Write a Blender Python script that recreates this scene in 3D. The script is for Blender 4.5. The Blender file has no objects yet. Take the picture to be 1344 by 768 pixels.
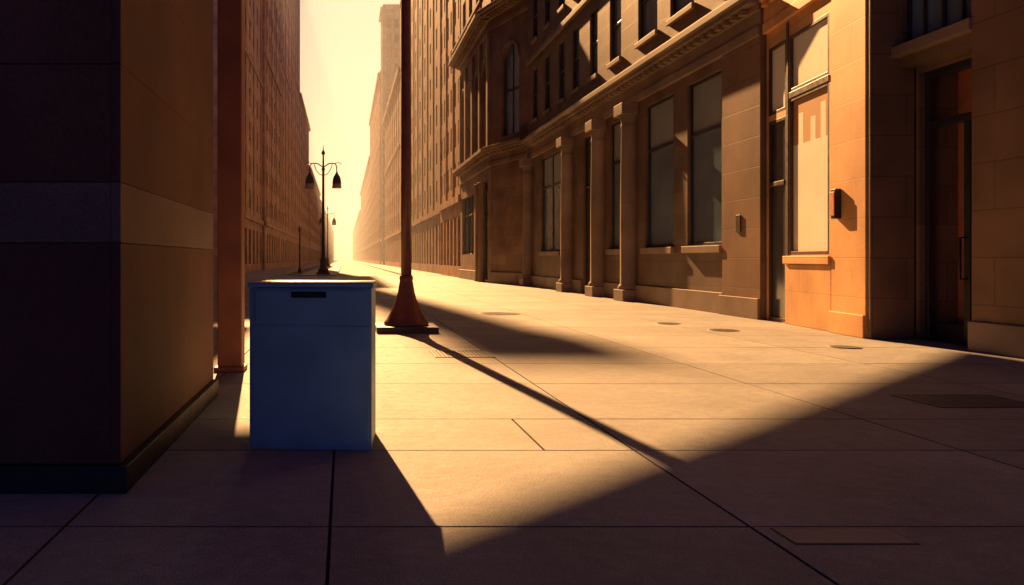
import bpy, bmesh, math, random
from mathutils import Vector, Matrix
random.seed(7)
S=bpy.context.scene
S.view_settings.view_transform='Standard'
S.view_settings.look='None'
S.view_settings.exposure=0
S.view_settings.gamma=1

ALPHA=math.radians(6); EPS=math.radians(28)
SUNV=Vector((math.sin(ALPHA)*math.cos(EPS),-math.cos(ALPHA)*math.cos(EPS),-math.sin(EPS)))

# ------------------------------------------------------------ materials
def newmat(name):
    m=bpy.data.materials.new(name); m.use_nodes=True
    nt=m.node_tree; b=nt.nodes['Principled BSDF']
    return m,nt,b
def N(nt,t,**k):
    n=nt.nodes.new(t)
    for a,v in k.items(): setattr(n,a,v)
    return n
def stone(name,col,bw=1.3,rh=0.6,mortar=0.008,rough=0.6,var=0.13,grain=60,bump=0.25,spec=0.4,joint=0.6,stain=0.35):
    m,nt,b=newmat(name); L=nt.links.new
    tc=N(nt,'ShaderNodeTexCoord'); sep=N(nt,'ShaderNodeSeparateXYZ'); L(tc.outputs['Object'],sep.inputs[0])
    add=N(nt,'ShaderNodeMath',operation='ADD'); L(sep.outputs[0],add.inputs[0]); L(sep.outputs[1],add.inputs[1])
    cmb=N(nt,'ShaderNodeCombineXYZ'); L(add.outputs[0],cmb.inputs[0]); L(sep.outputs[2],cmb.inputs[1])
    br=N(nt,'ShaderNodeTexBrick'); L(cmb.outputs[0],br.inputs['Vector'])
    br.inputs['Scale'].default_value=1; br.inputs['Brick Width'].default_value=bw; br.inputs['Row Height'].default_value=rh
    br.inputs['Mortar Size'].default_value=mortar; br.inputs['Mortar Smooth'].default_value=0.3
    c1=[c*(1+var) for c in col]; c2=[c*(1-var) for c in col]
    br.inputs['Color1'].default_value=(*c1,1); br.inputs['Color2'].default_value=(*c2,1)
    br.inputs['Mortar'].default_value=(*[c*joint for c in col],1)
    n1=N(nt,'ShaderNodeTexNoise'); L(tc.outputs['Object'],n1.inputs['Vector']); n1.inputs['Scale'].default_value=0.9; n1.inputs['Detail'].default_value=6
    n2=N(nt,'ShaderNodeTexNoise'); L(tc.outputs['Object'],n2.inputs['Vector']); n2.inputs['Scale'].default_value=grain; n2.inputs['Detail'].default_value=4
    r1=N(nt,'ShaderNodeMapRange'); L(n1.outputs['Fac'],r1.inputs[0]); r1.inputs[1].default_value=.3; r1.inputs[2].default_value=.7; r1.inputs[3].default_value=1-stain; r1.inputs[4].default_value=1+stain*.5
    r2=N(nt,'ShaderNodeMapRange'); L(n2.outputs['Fac'],r2.inputs[0]); r2.inputs[1].default_value=.3; r2.inputs[2].default_value=.7; r2.inputs[3].default_value=.80; r2.inputs[4].default_value=1.15
    mu=N(nt,'ShaderNodeMath',operation='MULTIPLY'); L(r1.outputs[0],mu.inputs[0]); L(r2.outputs[0],mu.inputs[1])
    vm=N(nt,'ShaderNodeVectorMath',operation='SCALE'); L(br.outputs['Color'],vm.inputs[0]); L(mu.outputs[0],vm.inputs['Scale'])
    L(vm.outputs[0],b.inputs['Base Color'])
    b.inputs['Roughness'].default_value=rough; b.inputs['Specular IOR Level'].default_value=spec
    h=N(nt,'ShaderNodeMath',operation='MULTIPLY_ADD'); L(br.outputs['Fac'],h.inputs[0]); h.inputs[1].default_value=-1.2; L(n2.outputs['Fac'],h.inputs[2])
    bp=N(nt,'ShaderNodeBump'); bp.inputs['Strength'].default_value=bump; bp.inputs['Distance'].default_value=0.012; L(h.outputs[0],bp.inputs['Height']); L(bp.outputs[0],b.inputs['Normal'])
    return m
def plain(name,col,rough=0.5,metal=0,spec=0.5,coat=0,nscale=8,var=0.15,bump=0.05,bscale=80):
    m,nt,b=newmat(name); L=nt.links.new
    tc=N(nt,'ShaderNodeTexCoord')
    n1=N(nt,'ShaderNodeTexNoise'); L(tc.outputs['Object'],n1.inputs['Vector']); n1.inputs['Scale'].default_value=nscale; n1.inputs['Detail'].default_value=5
    r1=N(nt,'ShaderNodeMapRange'); L(n1.outputs['Fac'],r1.inputs[0]); r1.inputs[1].default_value=.3; r1.inputs[2].default_value=.7; r1.inputs[3].default_value=1-var; r1.inputs[4].default_value=1+var
    vm=N(nt,'ShaderNodeVectorMath',operation='SCALE'); vm.inputs[0].default_value=col; L(r1.outputs[0],vm.inputs['Scale']); L(vm.outputs[0],b.inputs['Base Color'])
    r2=N(nt,'ShaderNodeMapRange'); L(n1.outputs['Fac'],r2.inputs[0]); r2.inputs[1].default_value=.3; r2.inputs[2].default_value=.7; r2.inputs[3].default_value=max(rough-.08,.03); r2.inputs[4].default_value=rough+.08; L(r2.outputs[0],b.inputs['Roughness'])
    b.inputs['Metallic'].default_value=metal; b.inputs['Specular IOR Level'].default_value=spec; b.inputs['Coat Weight'].default_value=coat; b.inputs['Coat Roughness'].default_value=.06
    if bump:
        n2=N(nt,'ShaderNodeTexNoise'); L(tc.outputs['Object'],n2.inputs['Vector']); n2.inputs['Scale'].default_value=bscale; n2.inputs['Detail'].default_value=3
        bp=N(nt,'ShaderNodeBump'); bp.inputs['Strength'].default_value=bump; bp.inputs['Distance'].default_value=.01; L(n2.outputs['Fac'],bp.inputs['Height']); L(bp.outputs[0],b.inputs['Normal'])
    return m
def paving(name):
    m,nt,b=newmat(name); L=nt.links.new
    at=N(nt,'ShaderNodeAttribute'); at.attribute_name='tint'
    tc=N(nt,'ShaderNodeTexCoord')
    def noise(s,d,lo,hi,a=.3,c=.7):
        n=N(nt,'ShaderNodeTexNoise'); L(tc.outputs['Object'],n.inputs['Vector']); n.inputs['Scale'].default_value=s; n.inputs['Detail'].default_value=d; n.inputs['Roughness'].default_value=.65
        r=N(nt,'ShaderNodeMapRange'); L(n.outputs['Fac'],r.inputs[0]); r.inputs[1].default_value=a; r.inputs[2].default_value=c; r.inputs[3].default_value=lo; r.inputs[4].default_value=hi
        return n,r
    n1,r1=noise(.8,6,.74,1.12); n2,r2=noise(90,4,.58,1.32); n3,r3=noise(9,7,.78,1.14)
    m1=N(nt,'ShaderNodeMath',operation='MULTIPLY'); L(r1.outputs[0],m1.inputs[0]); L(r2.outputs[0],m1.inputs[1])
    m2=N(nt,'ShaderNodeMath',operation='MULTIPLY'); L(m1.outputs[0],m2.inputs[0]); L(r3.outputs[0],m2.inputs[1])
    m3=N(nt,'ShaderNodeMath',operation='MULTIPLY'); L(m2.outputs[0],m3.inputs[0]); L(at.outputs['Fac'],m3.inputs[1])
    vm=N(nt,'ShaderNodeVectorMath',operation='SCALE'); vm.inputs[0].default_value=(.40,.395,.39); L(m3.outputs[0],vm.inputs['Scale']); L(vm.outputs[0],b.inputs['Base Color'])
    rr=N(nt,'ShaderNodeMapRange'); L(n3.outputs['Fac'],rr.inputs[0]); rr.inputs[1].default_value=.3; rr.inputs[2].default_value=.7; rr.inputs[3].default_value=.6; rr.inputs[4].default_value=.78; L(rr.outputs[0],b.inputs['Roughness'])
    b.inputs['Specular IOR Level'].default_value=.22
    ad=N(nt,'ShaderNodeMath',operation='MULTIPLY_ADD'); L(n3.outputs['Fac'],ad.inputs[0]); ad.inputs[1].default_value=1.2; L(n2.outputs['Fac'],ad.inputs[2])
    bp=N(nt,'ShaderNodeBump'); bp.inputs['Strength'].default_value=.65; bp.inputs['Distance'].default_value=.012; L(ad.outputs[0],bp.inputs['Height']); L(bp.outputs[0],b.inputs['Normal'])
    return m

M={}
M['pave']=paving('paving_stone')
M['joint']=plain('joint_dirt',(.03,.027,.025),.95,spec=.1)
M['asphalt']=plain('asphalt',(.07,.065,.06),.75,nscale=3,bump=.3,bscale=120)
M['kerb']=plain('kerb_stone',(.32,.3,.27),.7)
M['paint']=plain('road_paint',(.7,.68,.62),.6)
M['stone1']=stone('facade_stone',(.21,.135,.095),1.5,.62)
M['trim1']=stone('trim_stone',(.33,.235,.175),2.4,3.0,.004)
M['ochre']=stone('ochre_stone',(.82,.43,.17),1.1,.66,.008,var=.05,joint=.7)
M['pier']=stone('pier_stone',(.28,.155,.09),1.1,.66,.010,var=.08)
M['stone2']=stone('ornate_stone',(.29,.17,.11),1.2,.5,.006)
M['trim2']=stone('ornate_trim',(.33,.215,.145),2.4,3.0,.004)
M['stone3']=stone('orange_brick_stone',(.50,.25,.125),.8,.4)
M['stone4']=stone('brown_stone',(.38,.21,.12),1.5,.8)
M['stone5']=stone('pale_stone',(.70,.54,.42),1.5,.8)
M['stone6']=stone('grey_stone',(.36,.42,.44),1.5,.8)
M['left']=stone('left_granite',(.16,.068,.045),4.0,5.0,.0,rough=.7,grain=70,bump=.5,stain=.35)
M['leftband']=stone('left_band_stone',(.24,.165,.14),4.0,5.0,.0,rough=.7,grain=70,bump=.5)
M['plinth']=plain('plinth_granite',(.025,.022,.025),.5)
M['glass']=plain('window_blue_glass',(.13,.19,.25),.12,spec=.6,coat=.4,nscale=.7,var=.3,bump=.02,bscale=1.2)
M['shade']=plain('roller_shade',(.30,.33,.34),.5,nscale=2,var=.1,bump=0)
M['glassfar']=plain('window_dark_glass',(.08,.085,.095),.15,spec=.6,nscale=.4,var=.4,bump=0)
M['glasshaze']=plain('window_haze_glass',(.38,.29,.22),.3,spec=.5,nscale=.4,var=.4,bump=0)  # glass lightened to imitate haze over the far left row
M['blind']=plain('window_blind',(.93,.88,.74),.6,spec=.15,coat=0,nscale=.8,var=.05,bump=0)
M['blind2']=plain('window_curtain',(.62,.36,.18),.6,spec=.15,coat=0,nscale=.8,var=.10,bump=0)
M['frame']=plain('dark_frame',(.03,.028,.032),.4)
M['framelt']=plain('bay_window_frame',(.07,.04,.03),.45)
M['terracotta']=plain('terracotta_paint',(.60,.21,.10),.55)
M['pole']=plain('pole_paint',(.19,.07,.055),.36,nscale=5,var=.2)
M['column']=plain('column_paint',(.33,.12,.075),.5,nscale=3,var=.18)
M['iron']=plain('cast_iron',(.09,.075,.065),.55)
M['ironlt']=plain('worn_iron',(.18,.16,.14),.6)
M['lampglass']=plain('lamp_glass',(.5,.45,.38),.25)
M['bin']=plain('blue_bin_paint',(.22,.46,.64),.42,nscale=4,var=.12,bump=.05,bscale=150)
M['binrim']=plain('bin_rim',(.5,.46,.42),.4)
M['black']=plain('black_slot',(.01,.01,.01),.6)
M['dark_plate']=plain('pit_shade_and_frame',(.08,.07,.065),.8)  # dark tone for the shade under grates, also the access cover frame
M['concrete']=plain('concrete',(.3,.28,.26),.8)

# ------------------------------------------------------------ builder
class B:
    def __init__(s,name,loc=(0,0,0)):
        s.e=bpy.data.objects.new(name,None); S.collection.objects.link(s.e); s.e.location=loc
        s.bm={}
    def g(s,part,mat):
        k=(part,mat)
        if k not in s.bm: s.bm[k]=bmesh.new()
        return s.bm[k]
    def poly(s,part,mat,pts):
        bm=s.g(part,mat); return bm.faces.new([bm.verts.new(p) for p in pts])
    def box(s,part,mat,x0,x1,y0,y1,z0,z1,fr=None):
        bm=s.g(part,mat)
        f=fr or (lambda x,y,z:(x,y,z))
        v=[bm.verts.new(f(x,y,z)) for z in(z0,z1) for y in(y0,y1) for x in(x0,x1)]
        for q in((0,2,3,1),(4,5,7,6),(0,1,5,4),(2,6,7,3),(0,4,6,2),(1,3,7,5)): bm.faces.new([v[i] for i in q])
    def lathe(s,part,mat,c,prof,seg=24,smooth=True):
        bm=s.g(part,mat); rings=[]
        for r,z in prof:
            rings.append([bm.verts.new((c[0]+r*math.cos(2*math.pi*i/seg),c[1]+r*math.sin(2*math.pi*i/seg),c[2]+z)) for i in range(seg)])
        for a,b_ in zip(rings,rings[1:]):
            for i in range(seg):
                f=bm.faces.new((a[i],a[(i+1)%seg],b_[(i+1)%seg],b_[i])); f.smooth=smooth
        bm.faces.new(rings[0][::-1]); bm.faces.new(rings[-1])
    def tube(s,part,mat,pts,r,seg=8):
        bm=s.g(part,mat); rings=[]
        for i,p in enumerate(pts):
            p=Vector(p); d=(Vector(pts[min(i+1,len(pts)-1)])-Vector(pts[max(i-1,0)])).normalized()
            a=d.cross(Vector((0,1,0))); 
            if a.length<.1: a=d.cross(Vector((1,0,0)))
            a.normalize(); b_=d.cross(a)
            rings.append([bm.verts.new(p+r*(math.cos(2*math.pi*k/seg)*a+math.sin(2*math.pi*k/seg)*b_)) for k in range(seg)])
        for a,b_ in zip(rings,rings[1:]):
            for k in range(seg):
                f=bm.faces.new((a[k],a[(k+1)%seg],b_[(k+1)%seg],b_[k])); f.smooth=True
        bm.faces.new(rings[0]); bm.faces.new(rings[-1])
    def finish(s,bevel=0,skip=('walls','glass')):
        for (part,mat),bm in s.bm.items():
            bmesh.ops.recalc_face_normals(bm,faces=bm.faces)
            me=bpy.data.meshes.new(part); bm.to_mesh(me); bm.free(); me.materials.append(M[mat])
            o=bpy.data.objects.new(part,me); S.collection.objects.link(o); o.parent=s.e
            if bevel and part not in skip:
                md=o.modifiers.new('bevel','BEVEL'); md.width=bevel; md.segments=2; md.limit_method='ANGLE'; md.angle_limit=math.radians(50)
        return s.e

class Facade:
    """wall plane from p0 to p1 (plan), outward normal side chosen by 'out' vector"""
    def __init__(s,b,p0,p1,out,H,wall,z0=0,openings=(),depth=.25,glass='glass',frame='frame',frames=True,walls='walls'):
        s.b=b; s.o=Vector((p0[0],p0[1],0)); d=Vector((p1[0]-p0[0],p1[1]-p0[1],0)); s.W=d.length; s.u=d.normalized()
        n=Vector((s.u.y,-s.u.x,0)); 
        if n.dot(Vector((out[0],out[1],0)))<0: n=-n
        s.n=n
        us=sorted({0,s.W,*[o[0] for o in openings],*[o[1] for o in openings]}); vs=sorted({z0,H,*[o[2] for o in openings],*[o[3] for o in openings]})
        for i in range(len(us)-1):
            run=None
            for j in range(len(vs)-1):
                uc=(us[i]+us[i+1])/2; vc=(vs[j]+vs[j+1])/2
                hole=any(o[0]<uc<o[1] and o[2]<vc<o[3] for o in openings)
                if not hole:
                    run=(run[0] if run else vs[j], vs[j+1])
                if hole or j==len(vs)-2:
                    if run: b.poly(walls,wall,[s.P(us[i],run[0]),s.P(us[i+1],run[0]),s.P(us[i+1],run[1]),s.P(us[i],run[1])])
                    run=None
        for o in openings:
            u0,u1,v0,v1=o[:4]; k=o[4] if len(o)>4 else 'w'; gl=o[5] if len(o)>5 else glass; D=-depth
            pts=[(u0,v0),(u1,v0),(u1,v1),(u0,v1)]
            for a in range(4):
                p,q=pts[a],pts[(a+1)%4]
                b.poly(walls,wall,[s.P(*p,0),s.P(*q,0),s.P(*q,D),s.P(*p,D)])
            if gl: b.poly('glass',gl,[s.P(*p,D+.001) for p in pts])
            w=u1-u0
            if k=='arch':
                r=w/2; vc=v1-r; uc=(u0+u1)/2; n=12
                arc=[(uc+r*math.cos(math.pi*t/n),vc+r*math.sin(math.pi*t/n)) for t in range(n+1)]
                for t in range(n):
                    p,q=arc[t],arc[t+1]; cx=(u1,v1) if t<n/2 else (u0,v1)
                    b.poly(walls,wall,[s.P(*p,.002),s.P(*q,.002),s.P(*cx,.002)])
                    b.poly(walls,wall,[s.P(*p,0),s.P(*q,0),s.P(*q,D),s.P(*p,D)])
                    e=1.16
                    P2=[(uc+(x-uc)*e,vc+(y-vc)*e) for x,y in (p,q)]
                    bm=b.g('trim','trim2')
                    vv=[bm.verts.new(s.P(*c,d_)) for d_ in(.01,.1) for c in(p,q,P2[1],P2[0])]
                    for qd in((0,1,2,3),(4,5,6,7),(0,1,5,4),(1,2,6,5),(2,3,7,6),(3,0,4,7)): bm.faces.new([vv[i] for i in qd])
            if frames and k!='none':
                t=.07; f=D+.05
                s.bx('frames',frame,u0,u0+t,v0,v1,D+.003,f); s.bx('frames',frame,u1-t,u1,v0,v1,D+.003,f)
                s.bx('frames',frame,u0+t,u1-t,v0,v0+t,D+.003,f); s.bx('frames',frame,u0+t,u1-t,v1-t,v1,D+.003,f)
                if k in('w','arch','tall','tall2'):
                    vm=v0+(v1-v0)*(.68 if k.startswith('tall') else .5)
                    s.bx('frames',frame,u0+t,u1-t,vm-.045,vm+.045,D+.004,f+.02)
                if k=='tall2' or k=='arch':
                    uc=(u0+u1)/2; s.bx('frames',frame,uc-.03,uc+.03,v0+t,v1-t,D+.005,f-.01)
    def P(s,u,v,w=0): return s.o+s.u*u+Vector((0,0,v))+s.n*w
    def bx(s,part,mat,u0,u1,v0,v1,w0,w1):
        s.b.box(part,mat,u0,u1,w0,w1,v0,v1,fr=lambda x,y,z:s.P(x,z,y))

def cornice(f,u0,u1,v,mat,pr=.45,dent=.38):
    f.bx('cornice',mat,u0,u1,v,v+.22,.002,min(.12,pr*.4))
    f.bx('cornice',mat,u0,u1,v+.22,v+.55,.002,min(.07,pr*.3))
    f.bx('cornice',mat,u0,u1,v+.69,v+.80,.002,pr*.75)
    f.bx('cornice',mat,u0-.0,u1,v+.80,v+.97,.002,pr)
    f.bx('cornice',mat,u0,u1,v+.55,v+.69,.002,pr*.3)
    if dent:
        n=int((u1-u0)/dent)
        for i in range(n):
            a=u0+i*dent+.06; f.bx('dentils',mat,a,a+dent*.45,v+.56,v+.685,pr*.3+.002,pr*.62)

# ------------------------------------------------------------ near right building
b=B('stone_office_building')
up=[]
for a,w in((1.0,.9),(3.3,.9),(5.6,.9),(7.6,.9),(9.8,.9),(12.0,1.1),(14.6,1.5),(17.0,1.5),(19.6,1.3)):
    for v0,v1 in((7.9,10.3),(11.7,13.9),(15.2,17.4),(18.6,20.6)): up.append((a,a+w,v0,v1,'w'))
op=[(2.6,5.9,1.65,5.85,'tall2'),(9.0,10.5,.02,5.85,'tall','glassfar'),(12.0,13.6,1.65,5.85,'tall'),(15.2,17.2,1.65,5.85,'tall'),(18.1,20.0,1.65,5.85,'tall')]
f=Facade(b,(9,39),(9,17.05),(-1,0),22,'stone1',openings=op+up,depth=.13)
for (u0,u1,vb) in((2.6,5.9,4.6),(12.0,13.6,4.55),(15.2,17.2,4.56),(18.1,20.0,4.56)):
    f.bx('roller_shades','shade',u0+.07,u1-.07,vb,5.78,-.1285,-.1272)
cornice(f,0,21.9,6.1,'trim1',.45)
f.bx('trim','trim1',0,21.9,10.75,10.95,.002,.14); f.bx('trim','trim1',0,21.9,14.4,14.6,.002,.14)
f.bx('trim','trim1',0,8.9,0,.5,.002,.09); f.bx('trim','trim1',10.6,20.2,0,.5,.002,.09)
for o in op:
    if o[2]>1: f.bx('trim','trim1',o[0]-.12,o[1]+.12,1.45,1.63,.002,.12)
for (a,w) in {(x[0],x[1]) for x in up}:
    for v in(7.9,11.7,15.2,18.6): f.bx('trim','trim1',a-.08,w+.08,v-.16,v-.01,.002,.1)
for y in(38.35,31.6,27.75,24.75):
    b.box('pilasters','trim1',8.50,8.998,y-.42,y+.42,0,.35)
    b.lathe('columns','trim1',(8.86,y,.35),[(.34,0),(.36,.06),(.31,.14),(.28,.2),(.275,2.5),(.245,5.0),(.27,5.05),(.25,5.1),(.25,5.2),(.33,5.4)],20)
    b.box('pilasters','trim1',8.49,8.997,y-.38,y+.38,5.75,6.098)
f.bx('pilasters','pier',20.2,21.93,0,6.095,.002,.085)
f.bx('trim','trim1',20.15,21.94,0,.45,.087,.15)
b.poly('walls','stone1',[(8.917,17.06,0),(9.7,17.06,0),(9.7,17.06,22),(8.917,17.06,22)])
# canted bay
ops=[(.12,.98,.02,4.2,'tall','glassfar'),(.12,.98,4.32,5.75,'w2','blind'),(1.12,2.75,1.38,4.5,'w2','blind2'),(1.12,2.75,4.62,5.75,'w2','blind'),
     (.5,1.5,7.9,10.3,'w'),(2.2,3.2,7.9,10.3,'w'),(.5,1.5,11.7,13.9,'w'),(2.2,3.2,11.7,13.9,'w')]
g=Facade(b,(9.03,17.04),(8.56,13.0),(-1,0),22,'ochre',openings=ops,depth=.05,frame='framelt')
WS=g.W
g.bx('shop_blind','blind',1.19,2.68,1.45,3.55,-.0485,-.0473)
for u,t in((1.42,4.15),(1.92,4.0),(2.32,4.2)): g.bx('shop_blind','blind',u,u+.2,3.55,t,-.0485,-.0473)
cornice(g,0,WS,6.1,'ochre',.22)
g.bx('bay_trim','ochre',1.0,2.9,1.2,1.36,.002,.09)
g.bx('bay_trim','ochre',2.92,WS-.0,0,6.09,.002,.05)
g.bx('bay_trim','ochre',2.90,WS,0,.38,.054,.09)
g.bx('bay_trim','ochre',1.0,2.89,0,1.19,.002,.04)
g.bx('frames','framelt',1.0,1.10,1.37,6.05,.002,.02)
g.bx('frames','framelt',1.12,2.75,4.5,4.62,.002,.015)
b.poly('walls','stone1',[(8.56,13.0,0),(9.9,13.0,0),(9.9,13.0,22),(8.56,13.0,22)])
b.box('pilasters','pier',8.52,9.24,12.9,12.995,0,6.09)
g.bx('intercom','frame',3.12,3.29,2.0,2.52,.052,.15)
g.bx('intercom','terracotta',3.13,3.28,2.05,2.47,.152,.17)
f.bx('wall_plate','framelt',20.9,21.1,1.9,2.3,.087,.11)
# door recess
h=Facade(b,(9.25,12.89),(9.25,11.3),(-1,0),4.4,'stone1',openings=[(.08,1.56,.0,4.3,'none',None)],depth=.62)
b.poly('door_panel','terracotta',[(9.87,12.9,0),(9.87,11.2,0),(9.87,11.2,4.4),(9.87,12.9,4.4)])
h.bx('frames','frame',.08,.17,0,4.3,-.20,-.08); h.bx('frames','frame',1.47,1.56,0,4.3,-.20,-.08)
h.bx('frames','frame',.17,1.47,4.18,4.3,-.20,-.08); h.bx('frames','frame',.17,1.47,3.38,3.5,-.20,-.08)
h.bx('frames','frame',.90,1.02,0,3.38,-.21,-.07); h.bx('frames','frame',1.36,1.465,0,3.38,-.21,-.07)
h.bx('frames','frame',1.02,1.36,0,.35,-.19,-.09); h.bx('frames','frame',.17,.90,0,.28,-.40,-.20)
h.bx('glass','glassfar',1.02,1.36,.35,3.38,-.16,-.14)
b.tube('door_handle','frame',[h.P(.96,1.0,-.07),h.P(.96,1.0,.03),h.P(.96,1.62,.03),h.P(.96,1.62,-.07)],.02)
h2=Facade(b,(9.0,13.0),(9.0,11.3),(-1,0),22,'stone1',z0=4.4,openings=[(.12,1.68,4.75,6.3,'tall2'),(.3,1.4,7.9,10.3,'w'),(.3,1.4,11.7,13.9,'w')],depth=.14)
b.poly('walls','stone1',[(9.0,13.0,4.4),(9.26,13.0,4.4),(9.26,11.3,4.4),(9.0,11.3,4.4)])
h2.bx('trim','trim1',.02,1.70,4.55,4.73,.002,.14)
for k in range(1,4): h2.bx('frames','framelt',.12+k*.39-.015,.12+k*.39+.015,4.8,6.25,-.13,-.08)
cornice(h2,0,1.7,6.45,'trim1',.3,None)
b.poly('walls','pier',[(8.9,11.3,0),(9.7,11.3,0),(9.7,11.3,22),(8.9,11.3,22)])
opn=[]
for k in range(5):
    u=4.2+k*4.4
    opn+= [(u,u+2.4,1.4,5.7,'tall2')]+[(u+.4,u+2.0,v,v+2.2,'w') for v in(7.9,11.7,15.2)]
k_=Facade(b,(8.9,11.3),(8.9,-15),(-1,0),22,'pier',openings=opn,depth=.25)
cornice(k_,.02,26.2,6.1,'trim1',.3)
k_.bx('trim','trim1',.01,26.2,0,.42,.002,.07)
b.box('roof','concrete',8.8,26,-15,39.0,22.01,22.5)
b.box('core','concrete',9.95,25.5,-14.9,38.9,0,22)
b.finish(.012)

# ------------------------------------------------------------ ornate building
b=B('ornate_corner_building')
c=Facade(b,(9.12,39.05),(7.9,43),(-1,0),26,'stone2',openings=[(1.1,2.9,7.7,12.4,'arch'),(1.2,2.8,16,19,'w'),(1.2,2.8,20.5,23.5,'w')],depth=.2)
cornice(c,0,c.W,6.3,'trim2',.55); cornice(c,0,c.W,13.6,'trim2',.85)
c.bx('trim','trim2',0,c.W,0,.6,.002,.12)
m_=Facade(b,(7.9,43),(7.9,54.2),(-1,0),26,'stone2',openings=[(.9,4.3,.02,5.6,'tall2','glassfar'),(5.6,10.4,1.6,5.3,'tall2'),
   (.9,2.3,7.7,12.4,'arch'),(3.6,5.0,7.7,12.4,'arch'),(6.3,7.7,7.7,12.4,'arch'),(8.9,10.2,7.7,12.4,'arch')]+[(a,a+1.3,v,v+2.2,'w') for a in(.9,3.5,6.2,8.8) for v in(16,19.5,23)],depth=.22)
cornice(m_,0,11.2,6.3,'trim2',.55); cornice(m_,0,11.2,13.6,'trim2',.85)
m_.bx('trim','trim2',4.4,11.2,0,.6,.002,.12)
for u in(2.0,3.2): b.lathe('columns','trim2',m_.P(u,0,.12),[(.24,0),(.2,.2),(.18,5.2),(.26,5.6)],14)
for u in(7.1,8.7): m_.bx('frames','frame',u-.06,u+.06,1.6,5.3,-.21,-.12)
for u in(.35,2.95,5.65,8.3,10.7): m_.bx('pilasters','trim2',u-.22,u+.22,7.3,13.55,.002,.16)
for k in range(46):
    m_.bx('balustrade','trim2',k*.24+.05,k*.24+.16,14.62,15.2,.45,.56)
m_.bx('balustrade','trim2',0,11.2,15.2,15.35,.4,.62)
b.box('core','concrete',9.15,26,39.3,54.1,0,25.9); b.box('roof','concrete',8.0,26,43,54.2,25.95,26.3)
b.poly('walls','stone2',[(9.1,39.06,0),(26,39.06,0),(26,39.06,26),(9.1,39.06,26)])
b.finish(.012)

# ------------------------------------------------------------ generic blocks
def block(name,x,y0,y1,H,wall,side,depth_x=18,bay=2.6,ww=1.25,fl=3.4,wh=1.9,base=5.5,setbacks=None,glass='glassfar',extra=None):
    b=B(name); sx=-1 if side=='R' else 1
    def wins(W,H0):
        o=[]; n=int(W//bay); off=(W-n*bay)/2
        for i in range(n):
            u=off+i*bay+(bay-ww)/2
            o.append((u-.25,u+ww+.25,.8,base-1.2,'none',glass))
            v=base+.9
            while v+wh<H0-1.2: o.append((u,u+ww,v,v+wh,'none',glass)); v+=fl
        return o
    segs=setbacks or [(y0,y1,H)]
    for (a,c_,h_) in segs:
        f=Facade(b,(x,a),(x,c_),(sx,0),h_,wall,openings=wins(c_-a,h_),depth=.15)
        f.bx('trim',wall,0,c_-a,base-.3,base+.2,.002,.2)
        f.bx('trim',wall,0,c_-a,h_-.9,h_-.2,.002,.5)
        f.bx('trim',wall,0,c_-a,h_*.62,h_*.62+.3,.002,.15)
        n=int((c_-a)//(bay*2))
        for i in range(n+1):
            u=min(max(((c_-a)-n*bay*2)/2+i*bay*2,.22),c_-a-.22); f.bx('piers',wall,u-.2,u+.2,base+.21,h_-.91,.002,.08)
        xb=x-sx*depth_x
        xa=x-sx*.25
        b.box('core',wall,min(xa,xb),max(xa,xb),a+.01,c_-.01,0,h_-.05)
        g=Facade(b,(x,a),(x-sx*depth_x,a),(0,-1),h_,wall,openings=[],depth=.2)
        n=int(depth_x//bay); v=base+.9
        while v+wh<h_-1.2:
            for i in range(n):
                u=i*bay+.8; g.bx('frames',glass,u,u+ww,v,v+wh,-.004,.012)
            v+=fl
        g.bx('trim',wall,-.0,depth_x,h_-.9,h_-.2,.002,.5)
        b.box('roof','concrete',min(x,xb),max(x,xb),a,c_,h_-.02,h_+.3)
    if extra: extra(b)
    b.finish()
block('orange_apartment_building',7.95,54.25,66,48,'stone3','R',bay=1.95,ww=.95,fl=2.9,wh=1.7)
block('brown_highrise_building',8.25,66.05,118,62,'stone4','R',ww=1.0)
block('orange_office_building',8.4,118.05,165,30,'stone3','R',ww=1.0)
block('grey_tower',8.3,172,181,56,'stone6','R',depth_x=8,bay=1.6,ww=1.0,fl=3.2)
block('orange_highrise_building',8.1,181.5,250,44,'stone3','R')
block('distant_building',8.2,251,400,34,'stone4','R',bay=5,ww=2.6)
block('distant_building',8.0,402,800,26,'stone4','R',bay=9,ww=5)
block('pale_office_building',-9.5,75,92,34,'stone5','L',bay=3.4,ww=1.1,glass='glasshaze')
def shadow_chimney(b):  # added out of view on the roof to cast a soft shadow band
    b.box('shadow_chimney','stone4',-12.0,-9.9,141.3,143.3,56.31,69.4); b.box('shadow_chimney_cap','stone4',-12.2,-9.7,141.1,143.5,69.402,70.2)
block('stepped_office_building',-9.2,92.05,165,56,'stone5','L',bay=3.4,ww=1.1,glass='glasshaze',setbacks=[(92.05,115,40),(115.05,140,48),(140.05,165,56)],extra=shadow_chimney)
block('brown_office_building',-9.4,165.1,211,36,'stone5','L',bay=3.4,glass='glasshaze')
block('distant_building',-9.3,212,300,26,'stone5','L',bay=4,ww=2.0,glass='glasshaze')
block('distant_building',-9.3,301,700,24,'stone4','L',bay=8,ww=5,glass='glasshaze')
block('brick_office_building',-9.8,12,58,22,'stone4','L')

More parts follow.
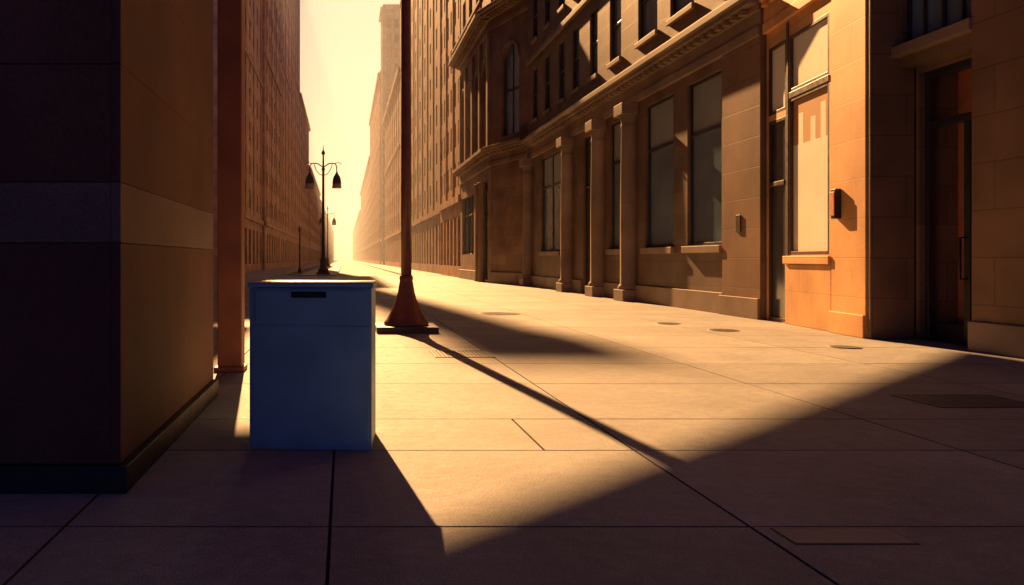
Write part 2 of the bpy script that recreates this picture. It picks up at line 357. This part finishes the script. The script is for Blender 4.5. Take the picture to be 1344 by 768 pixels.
# ------------------------------------------------------------ added canopy, unseen above the frame, shaped to cast the diagonal foreground shadow
b=B('shadow_canopy')
H=17.0
shx=-math.sin(ALPHA)*H/math.tan(EPS); shy=math.cos(ALPHA)*H/math.tan(EPS)
G=[(-6.5,15.3),(-1.75,15.3),(-1.55,6.1),(-.45,6.1),(-.25,3.62),(.20,3.62),(8.62,11.25)]
far=[(x+shx,y+shy) for x,y in G]
far[0]=(-9.75,far[0][1])
poly=far+[(far[-1][0],16.0),(-9.75,16.0)]
def prism(part,mat,pts,z0,z1):
    b.poly(part,mat,[(x,y,z0) for x,y in pts]); b.poly(part,mat,[(x,y,z1) for x,y in pts])
    for i in range(len(pts)):
        p,q=pts[i],pts[(i+1)%len(pts)]; b.poly(part,mat,[(*p,z0),(*q,z0),(*q,z1),(*p,z1)])
prism('shadow_deck','iron',poly,H,H+.4)
for y in(18,22,26,30,33): b.box('shadow_deck_beams','iron',-9.7,5.0,y,y+.3,H+.402,H+1.0)
b.finish()

# ------------------------------------------------------------ left near building
b=B('granite_corner_building')
X=-1.25; Y0=4.45; Y1=7.6
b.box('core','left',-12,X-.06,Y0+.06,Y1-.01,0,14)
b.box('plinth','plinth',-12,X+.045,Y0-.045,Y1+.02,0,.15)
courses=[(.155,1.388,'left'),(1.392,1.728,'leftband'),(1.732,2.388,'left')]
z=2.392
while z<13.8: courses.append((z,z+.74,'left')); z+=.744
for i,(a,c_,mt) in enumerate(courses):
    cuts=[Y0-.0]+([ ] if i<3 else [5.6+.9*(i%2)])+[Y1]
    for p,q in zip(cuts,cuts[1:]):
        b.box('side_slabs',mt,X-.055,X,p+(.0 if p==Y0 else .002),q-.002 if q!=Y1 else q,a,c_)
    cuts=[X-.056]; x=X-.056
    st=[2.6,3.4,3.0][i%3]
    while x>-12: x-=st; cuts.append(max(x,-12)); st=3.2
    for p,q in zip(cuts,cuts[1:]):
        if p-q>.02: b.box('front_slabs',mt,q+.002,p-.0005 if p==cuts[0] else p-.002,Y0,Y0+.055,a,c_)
b.box('cornice','leftband',-12,X+.3,Y0-.3,Y1+.2,14.0,14.5)
b.finish(.004)

# ------------------------------------------------------------ square column
b=B('painted_column')
b.box('shaft','column',-1.46,-1.18,9.15,9.44,.06,12)
b.box('base','column',-1.50,-1.15,9.12,9.47,0,.058)
b.box('cap','column',-1.56,-1.09,9.06,9.53,12.002,12.25)
b.finish(.012)

# ------------------------------------------------------------ trash bin
b=B('trash_bin')
w,d,hh=.84,.56,1.14
ca,sa=math.cos(math.radians(-5)),math.sin(math.radians(-5))
ox,oy=.185,5.40
def fr(x,y,z): return (ox+ca*x-sa*y, oy+sa*x+ca*y, z)
b.box('body','bin',-w,0,0,d,.0,hh-.038,fr)
b.box('lid','bin',-w-.012,.012,-.014,d+.012,hh-.034,hh-.008,fr)
b.box('lid_top','binrim',-w-.006,.006,-.008,d+.006,hh-.0075,hh,fr)
b.box('hatch','bin',-w+.045,-.045,-.010,-.0005,hh-.285,hh-.055,fr)
b.box('slot','black',-w+.29,-w+.53,-.014,-.0105,hh-.105,hh-.062,fr)
b.box('slot_lip','bin',-w+.28,-w+.54,-.024,-.0106,hh-.061,hh-.053,fr)
b.box('door_panel','bin',-w+.02,-.02,-.005,-.0005,.03,hh-.30,fr)
b.finish(.003)

# ------------------------------------------------------------ lamp post in mid ground
b=B('lamp_post')
cx,cy=1.115,14.36
b.box('plinth','iron',cx-.55,cx+.53,cy-.5,cy+.5,0,.11)
b.lathe('base','pole',(cx,cy,.112),[(.40,0),(.405,.04),(.385,.07),(.36,.10),(.30,.2),(.235,.33),(.185,.47),(.15,.6),(.125,.75),(.115,.80),(.125,.83),(.12,.87),(.1,.9)],40)
b.lathe('shaft','pole',(cx,cy,1.01),[(.096,0),(.092,2),(.082,6),(.07,11)],24)
b.tube('arm','pole',[(cx,cy,11.6),(cx-.5,cy,12.2),(cx-1.4,cy,12.4),(cx-2.2,cy,12.3)],.05)
b.lathe('lantern','iron',(cx-2.3,cy,12.0),[(.12,0),(.3,.1),(.22,.3),(.06,.36)],16)
b.finish(0)

# ------------------------------------------------------------ twin-lantern street lamps
def lamp(x,y,s=1):
    b=B('street_lamp',(x,y,0))
    H=9.9*s
    b.box('plinth','iron',-.55,.55,-.55,.55,.016,.2)
    b.lathe('base','iron',(0,0,.2),[(.42,0),(.42,.25),(.3,.35),(.26,.9),(.32,1.0),(.2,1.15),(.14,1.5)],20)
    b.lathe('pole','iron',(0,0,1.7),[(.13,0),(.12,3),(.1,H-3.0),(.14,H-2.95),(.14,H-2.8),(.08,H-2.7),(.07,H-1.7)],16)
    b.lathe('finial','iron',(0,0,H),[(.05,0),(.16,.12),(.13,.28),(.05,.4),(.02,.75),(.005,.9)],12)
    z=H-.9
    for sx in(-1,1):
        b.tube('arms','iron',[(0,0,z-.1),(sx*.5,0,z+.22),(sx*.95,0,z+.22),(sx*1.12,0,z-.02),(sx*1.12,0,z-.45)],.05)
        b.tube('arms','iron',[(0,0,z-.8),(sx*.35,0,z-.65),(sx*.6,0,z-.3),(sx*.75,0,z+.15)],.035)
        b.tube('arms','iron',[(sx*.95,0,z+.22),(sx*1.35,0,z+.3),(sx*1.5,0,z+.12)],.03)
        b.lathe('lanterns','iron',(sx*1.12,0,z-1.45),[(.36,0),(.40,.04),(.36,.1),(.33,.4),(.24,.62),(.12,.8),(.05,1.0)],16)
        b.lathe('globes','lampglass',(sx*1.12,0,z-1.85),[(.36,0),(.40,.06),(.38,.2),(.35,.398)],16)
    b.finish(0)
lamp(-1.75,66); lamp(-2.9,138)
b=B('bollard_post',(-4.6,82,0)); b.lathe('post','iron',(0,0,-.13),[(.2,0),(.12,.5),(.08,.6),(.07,4.2),(.11,4.3),(.11,4.6),(.02,4.8)],12); b.finish()

# ------------------------------------------------------------ ground
def sheet(name,mat,x0,x1,y0,y1,z):
    me=bpy.data.meshes.new(name); me.from_pydata([(x0,y0,z),(x1,y0,z),(x1,y1,z),(x0,y1,z)],[],[(0,1,2,3)]); me.materials.append(M[mat])
    o=bpy.data.objects.new(name,me); S.collection.objects.link(o); return o
sheet('ground','asphalt',-3000,3000,-400,6000,-.14)
sheet('road','asphalt',-5,5,60,2500,-.13)
bm=bmesh.new(); lay=bm.loops.layers.float_color.new('tint')
def slab(x0,x1,y0,y1,t):
    gp=.007; c=.002
    x0+=gp;x1-=gp;y0+=gp;y1-=gp
    dz=[random.uniform(-.0008,.0008) for _ in range(4)]
    T=[bm.verts.new(p) for p in((x0+c,y0+c,dz[0]),(x1-c,y0+c,dz[1]),(x1-c,y1-c,dz[2]),(x0+c,y1-c,dz[3]))]
    Mi=[bm.verts.new((x,y,-.004)) for x,y in((x0,y0),(x1,y0),(x1,y1),(x0,y1))]
    Lo=[bm.verts.new((x,y,-.03)) for x,y in((x0,y0),(x1,y0),(x1,y1),(x0,y1))]
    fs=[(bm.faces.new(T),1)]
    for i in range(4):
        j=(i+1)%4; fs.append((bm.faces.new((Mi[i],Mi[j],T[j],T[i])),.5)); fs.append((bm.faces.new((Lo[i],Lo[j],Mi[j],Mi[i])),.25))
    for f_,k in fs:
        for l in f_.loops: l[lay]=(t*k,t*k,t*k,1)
XL=[-14,-12,-9.7,-7.6,-5.5,-3.4,-1.36,-.07,1.97,4.2,6.45,9.9]
YL=[-6,-4.2,-2.4,-.8,.8,2.35,3.87,5.41,6.47,8.3,9.9,11.7]
while YL[-1]<59: YL.append(YL[-1]+1.75)
YL[-1]=60
for i in range(len(XL)-1):
    for j in range(len(YL)-1):
        x0,x1,y0,y1=XL[i],XL[i+1],YL[j],YL[j+1]
        t=random.uniform(.84,1.08)
        if y0==5.41 and x0==-.07: slab(x0,1.36,y0,y1,t); slab(1.36,x1,y0,y1,t*.97); continue
        slab(x0,x1,y0,y1,t)
me=bpy.data.meshes.new('slabs'); bm.to_mesh(me); bm.free(); me.materials.append(M['pave'])
pv=bpy.data.objects.new('pavement',me); S.collection.objects.link(pv)
b=B('pavement_base'); b.box('bed','joint',-14,9.95,-6,59.99,-.13,-.010); b.finish()
for sx,xa,xb in(('l',-14,-5.15),('r',5.15,9.9)):
    bb=B('sidewalk'); bb.box('paving','concrete',xa,xb,60.2,1500,-.13,0)
    k=(-5.148,-5.0) if sx=='l' else (5.0,5.148)
    bb.box('kerb','kerb',k[0],k[1],60.2,1500,-.125,.006); bb.finish()
b=B('kerb'); b.box('stone','kerb',-5.0,5.0,60.005,60.16,-.125,.006); b.finish()
b=B('traffic_island'); b.box('kerb','kerb',-3.6,-.6,63.5,160,-.125,.015); b.finish(.02)
b=B('lane_markings')
for k in range(30): b.box('dash','paint',2.2,2.33,64+k*9,67+k*9,-.129,-.126)
b.finish()
def disc(name,x,y,r,mat='iron'):
    b=B(name,(x,y,0)); b.lathe('rim',mat,(0,0,.001),[(r,0),(r,.004),(r-.03,.006)],32)
    b.lathe('plate',mat,(0,0,.0072),[(r-.04,0),(r-.045,.003)],32)
    for i in range(-4,5):
        y_=i*r*.2; w_=math.sqrt(max((r*.86)**2-y_**2,0)); b.box('ribs',mat,-w_,w_,y_-.012,y_+.012,.0103,.0135)
    b.finish()
disc('manhole_cover',3.67,18.9,.5); disc('manhole_cover',6.5,16.0,.24,'ironlt'); disc('manhole_cover',6.9,14.5,.27,'ironlt'); disc('manhole_cover',7.35,11.7,.22,'ironlt')
def grate(name,x0,x1,y0,y1,nb=14):
    b=B(name)
    b.box('frame','iron',x0,x1,y0,y0+.03,.002,.009); b.box('frame','iron',x0,x1,y1-.03,y1,.002,.009)
    b.box('frame','iron',x0,x0+.03,y0+.031,y1-.031,.002,.009); b.box('frame','iron',x1-.03,x1,y0+.031,y1-.031,.002,.009)
    b.box('dark_plate','dark_plate',x0+.031,x1-.031,y0+.031,y1-.031,.0015,.0025)  # flat dark plate on the slab, painted as the shaded hole below the bars
    st=(x1-x0-.06)/nb
    for i in range(nb): b.box('bars','ironlt',x0+.03+i*st+st*.3,x0+.03+(i+1)*st-st*.2,y0+.032,y1-.032,.003,.008)
    b.finish()
grate('drain_grate',1.2,2.0,10.5,11.25); grate('drain_grate',5.2,6.15,6.95,7.6,16)
b=B('access_cover'); b.box('frame','dark_plate',2.05,2.62,3.62,3.84,.0015,.003); b.box('plate','kerb',2.06,2.61,3.63,3.83,.0032,.005); b.finish()

# ------------------------------------------------------------ haze volume
hz=bpy.data.meshes.new('haze'); bm=bmesh.new()
bmesh.ops.create_cube(bm,size=1); bm.to_mesh(hz); bm.free()
ho=bpy.data.objects.new('haze',hz); S.collection.objects.link(ho)
ho.scale=(300,1100,62); ho.location=(0,46+550,30.5)
m=bpy.data.materials.new('haze_air'); m.use_nodes=True; nt=m.node_tree; nt.nodes.clear()
o=nt.nodes.new('ShaderNodeOutputMaterial'); v=nt.nodes.new('ShaderNodeVolumeScatter'); v.inputs['Density'].default_value=.0014; v.inputs['Anisotropy'].default_value=.35; v.inputs['Color'].default_value=(.86,.90,1,1)
nt.links.new(v.outputs[0],o.inputs['Volume']); hz.materials.append(m)

# ------------------------------------------------------------ world & sun
W=bpy.data.worlds.new('World'); S.world=W; W.use_nodes=True; nt=W.node_tree; L=nt.links.new
bg=nt.nodes['Background']
sky=nt.nodes.new('ShaderNodeTexSky'); sky.sky_type='NISHITA'; sky.sun_disc=False; sky.sun_elevation=EPS; sky.sun_rotation=-ALPHA; sky.dust_density=.6; sky.air_density=1.0; sky.ozone_density=6
tn=nt.nodes.new('ShaderNodeMix'); tn.data_type='RGBA'; tn.blend_type='MULTIPLY'; tn.inputs['Factor'].default_value=1; L(sky.outputs[0],tn.inputs[6]); tn.inputs[7].default_value=(.16,.42,1.0,1)
tc=nt.nodes.new('ShaderNodeTexCoord'); 
dp=nt.nodes.new('ShaderNodeVectorMath'); dp.operation='DOT_PRODUCT'; L(tc.outputs['Generated'],dp.inputs[0]); 
sd=Vector((-math.sin(ALPHA)*math.cos(.16),math.cos(ALPHA)*math.cos(.16),math.sin(.16))); dp.inputs[1].default_value=sd
mr=nt.nodes.new('ShaderNodeMapRange'); mr.interpolation_type='SMOOTHSTEP'; L(dp.outputs['Value'],mr.inputs[0]); mr.inputs[1].default_value=.945; mr.inputs[2].default_value=.98; mr.inputs[3].default_value=0; mr.inputs[4].default_value=1
mx=nt.nodes.new('ShaderNodeMix'); mx.data_type='RGBA'; L(mr.outputs[0],mx.inputs['Factor']); L(tn.outputs[2],mx.inputs[6]); mx.inputs[7].default_value=(31,25,17,1)
L(mx.outputs[2],bg.inputs['Color']); bg.inputs['Strength'].default_value=.03
sun=bpy.data.lights.new('sun','SUN'); sun.energy=16; sun.angle=math.radians(.5); sun.color=(1,.51,.19)
so=bpy.data.objects.new('sun',sun); S.collection.objects.link(so); so.rotation_euler=SUNV.to_track_quat('-Z','Y').to_euler(); so.location=(-5,40,40)

# ------------------------------------------------------------ camera
cam=bpy.data.cameras.new('camera'); co=bpy.data.objects.new('camera',cam); S.collection.objects.link(co)
co.location=(0,0,1.3); co.rotation_euler=(math.radians(90),0,0)
cam.sensor_width=36; cam.lens=28; cam.shift_x=(672-452)/1344; cam.shift_y=-(384-340)/1344
cam.clip_end=8000; cam.clip_start=.05
S.camera=co
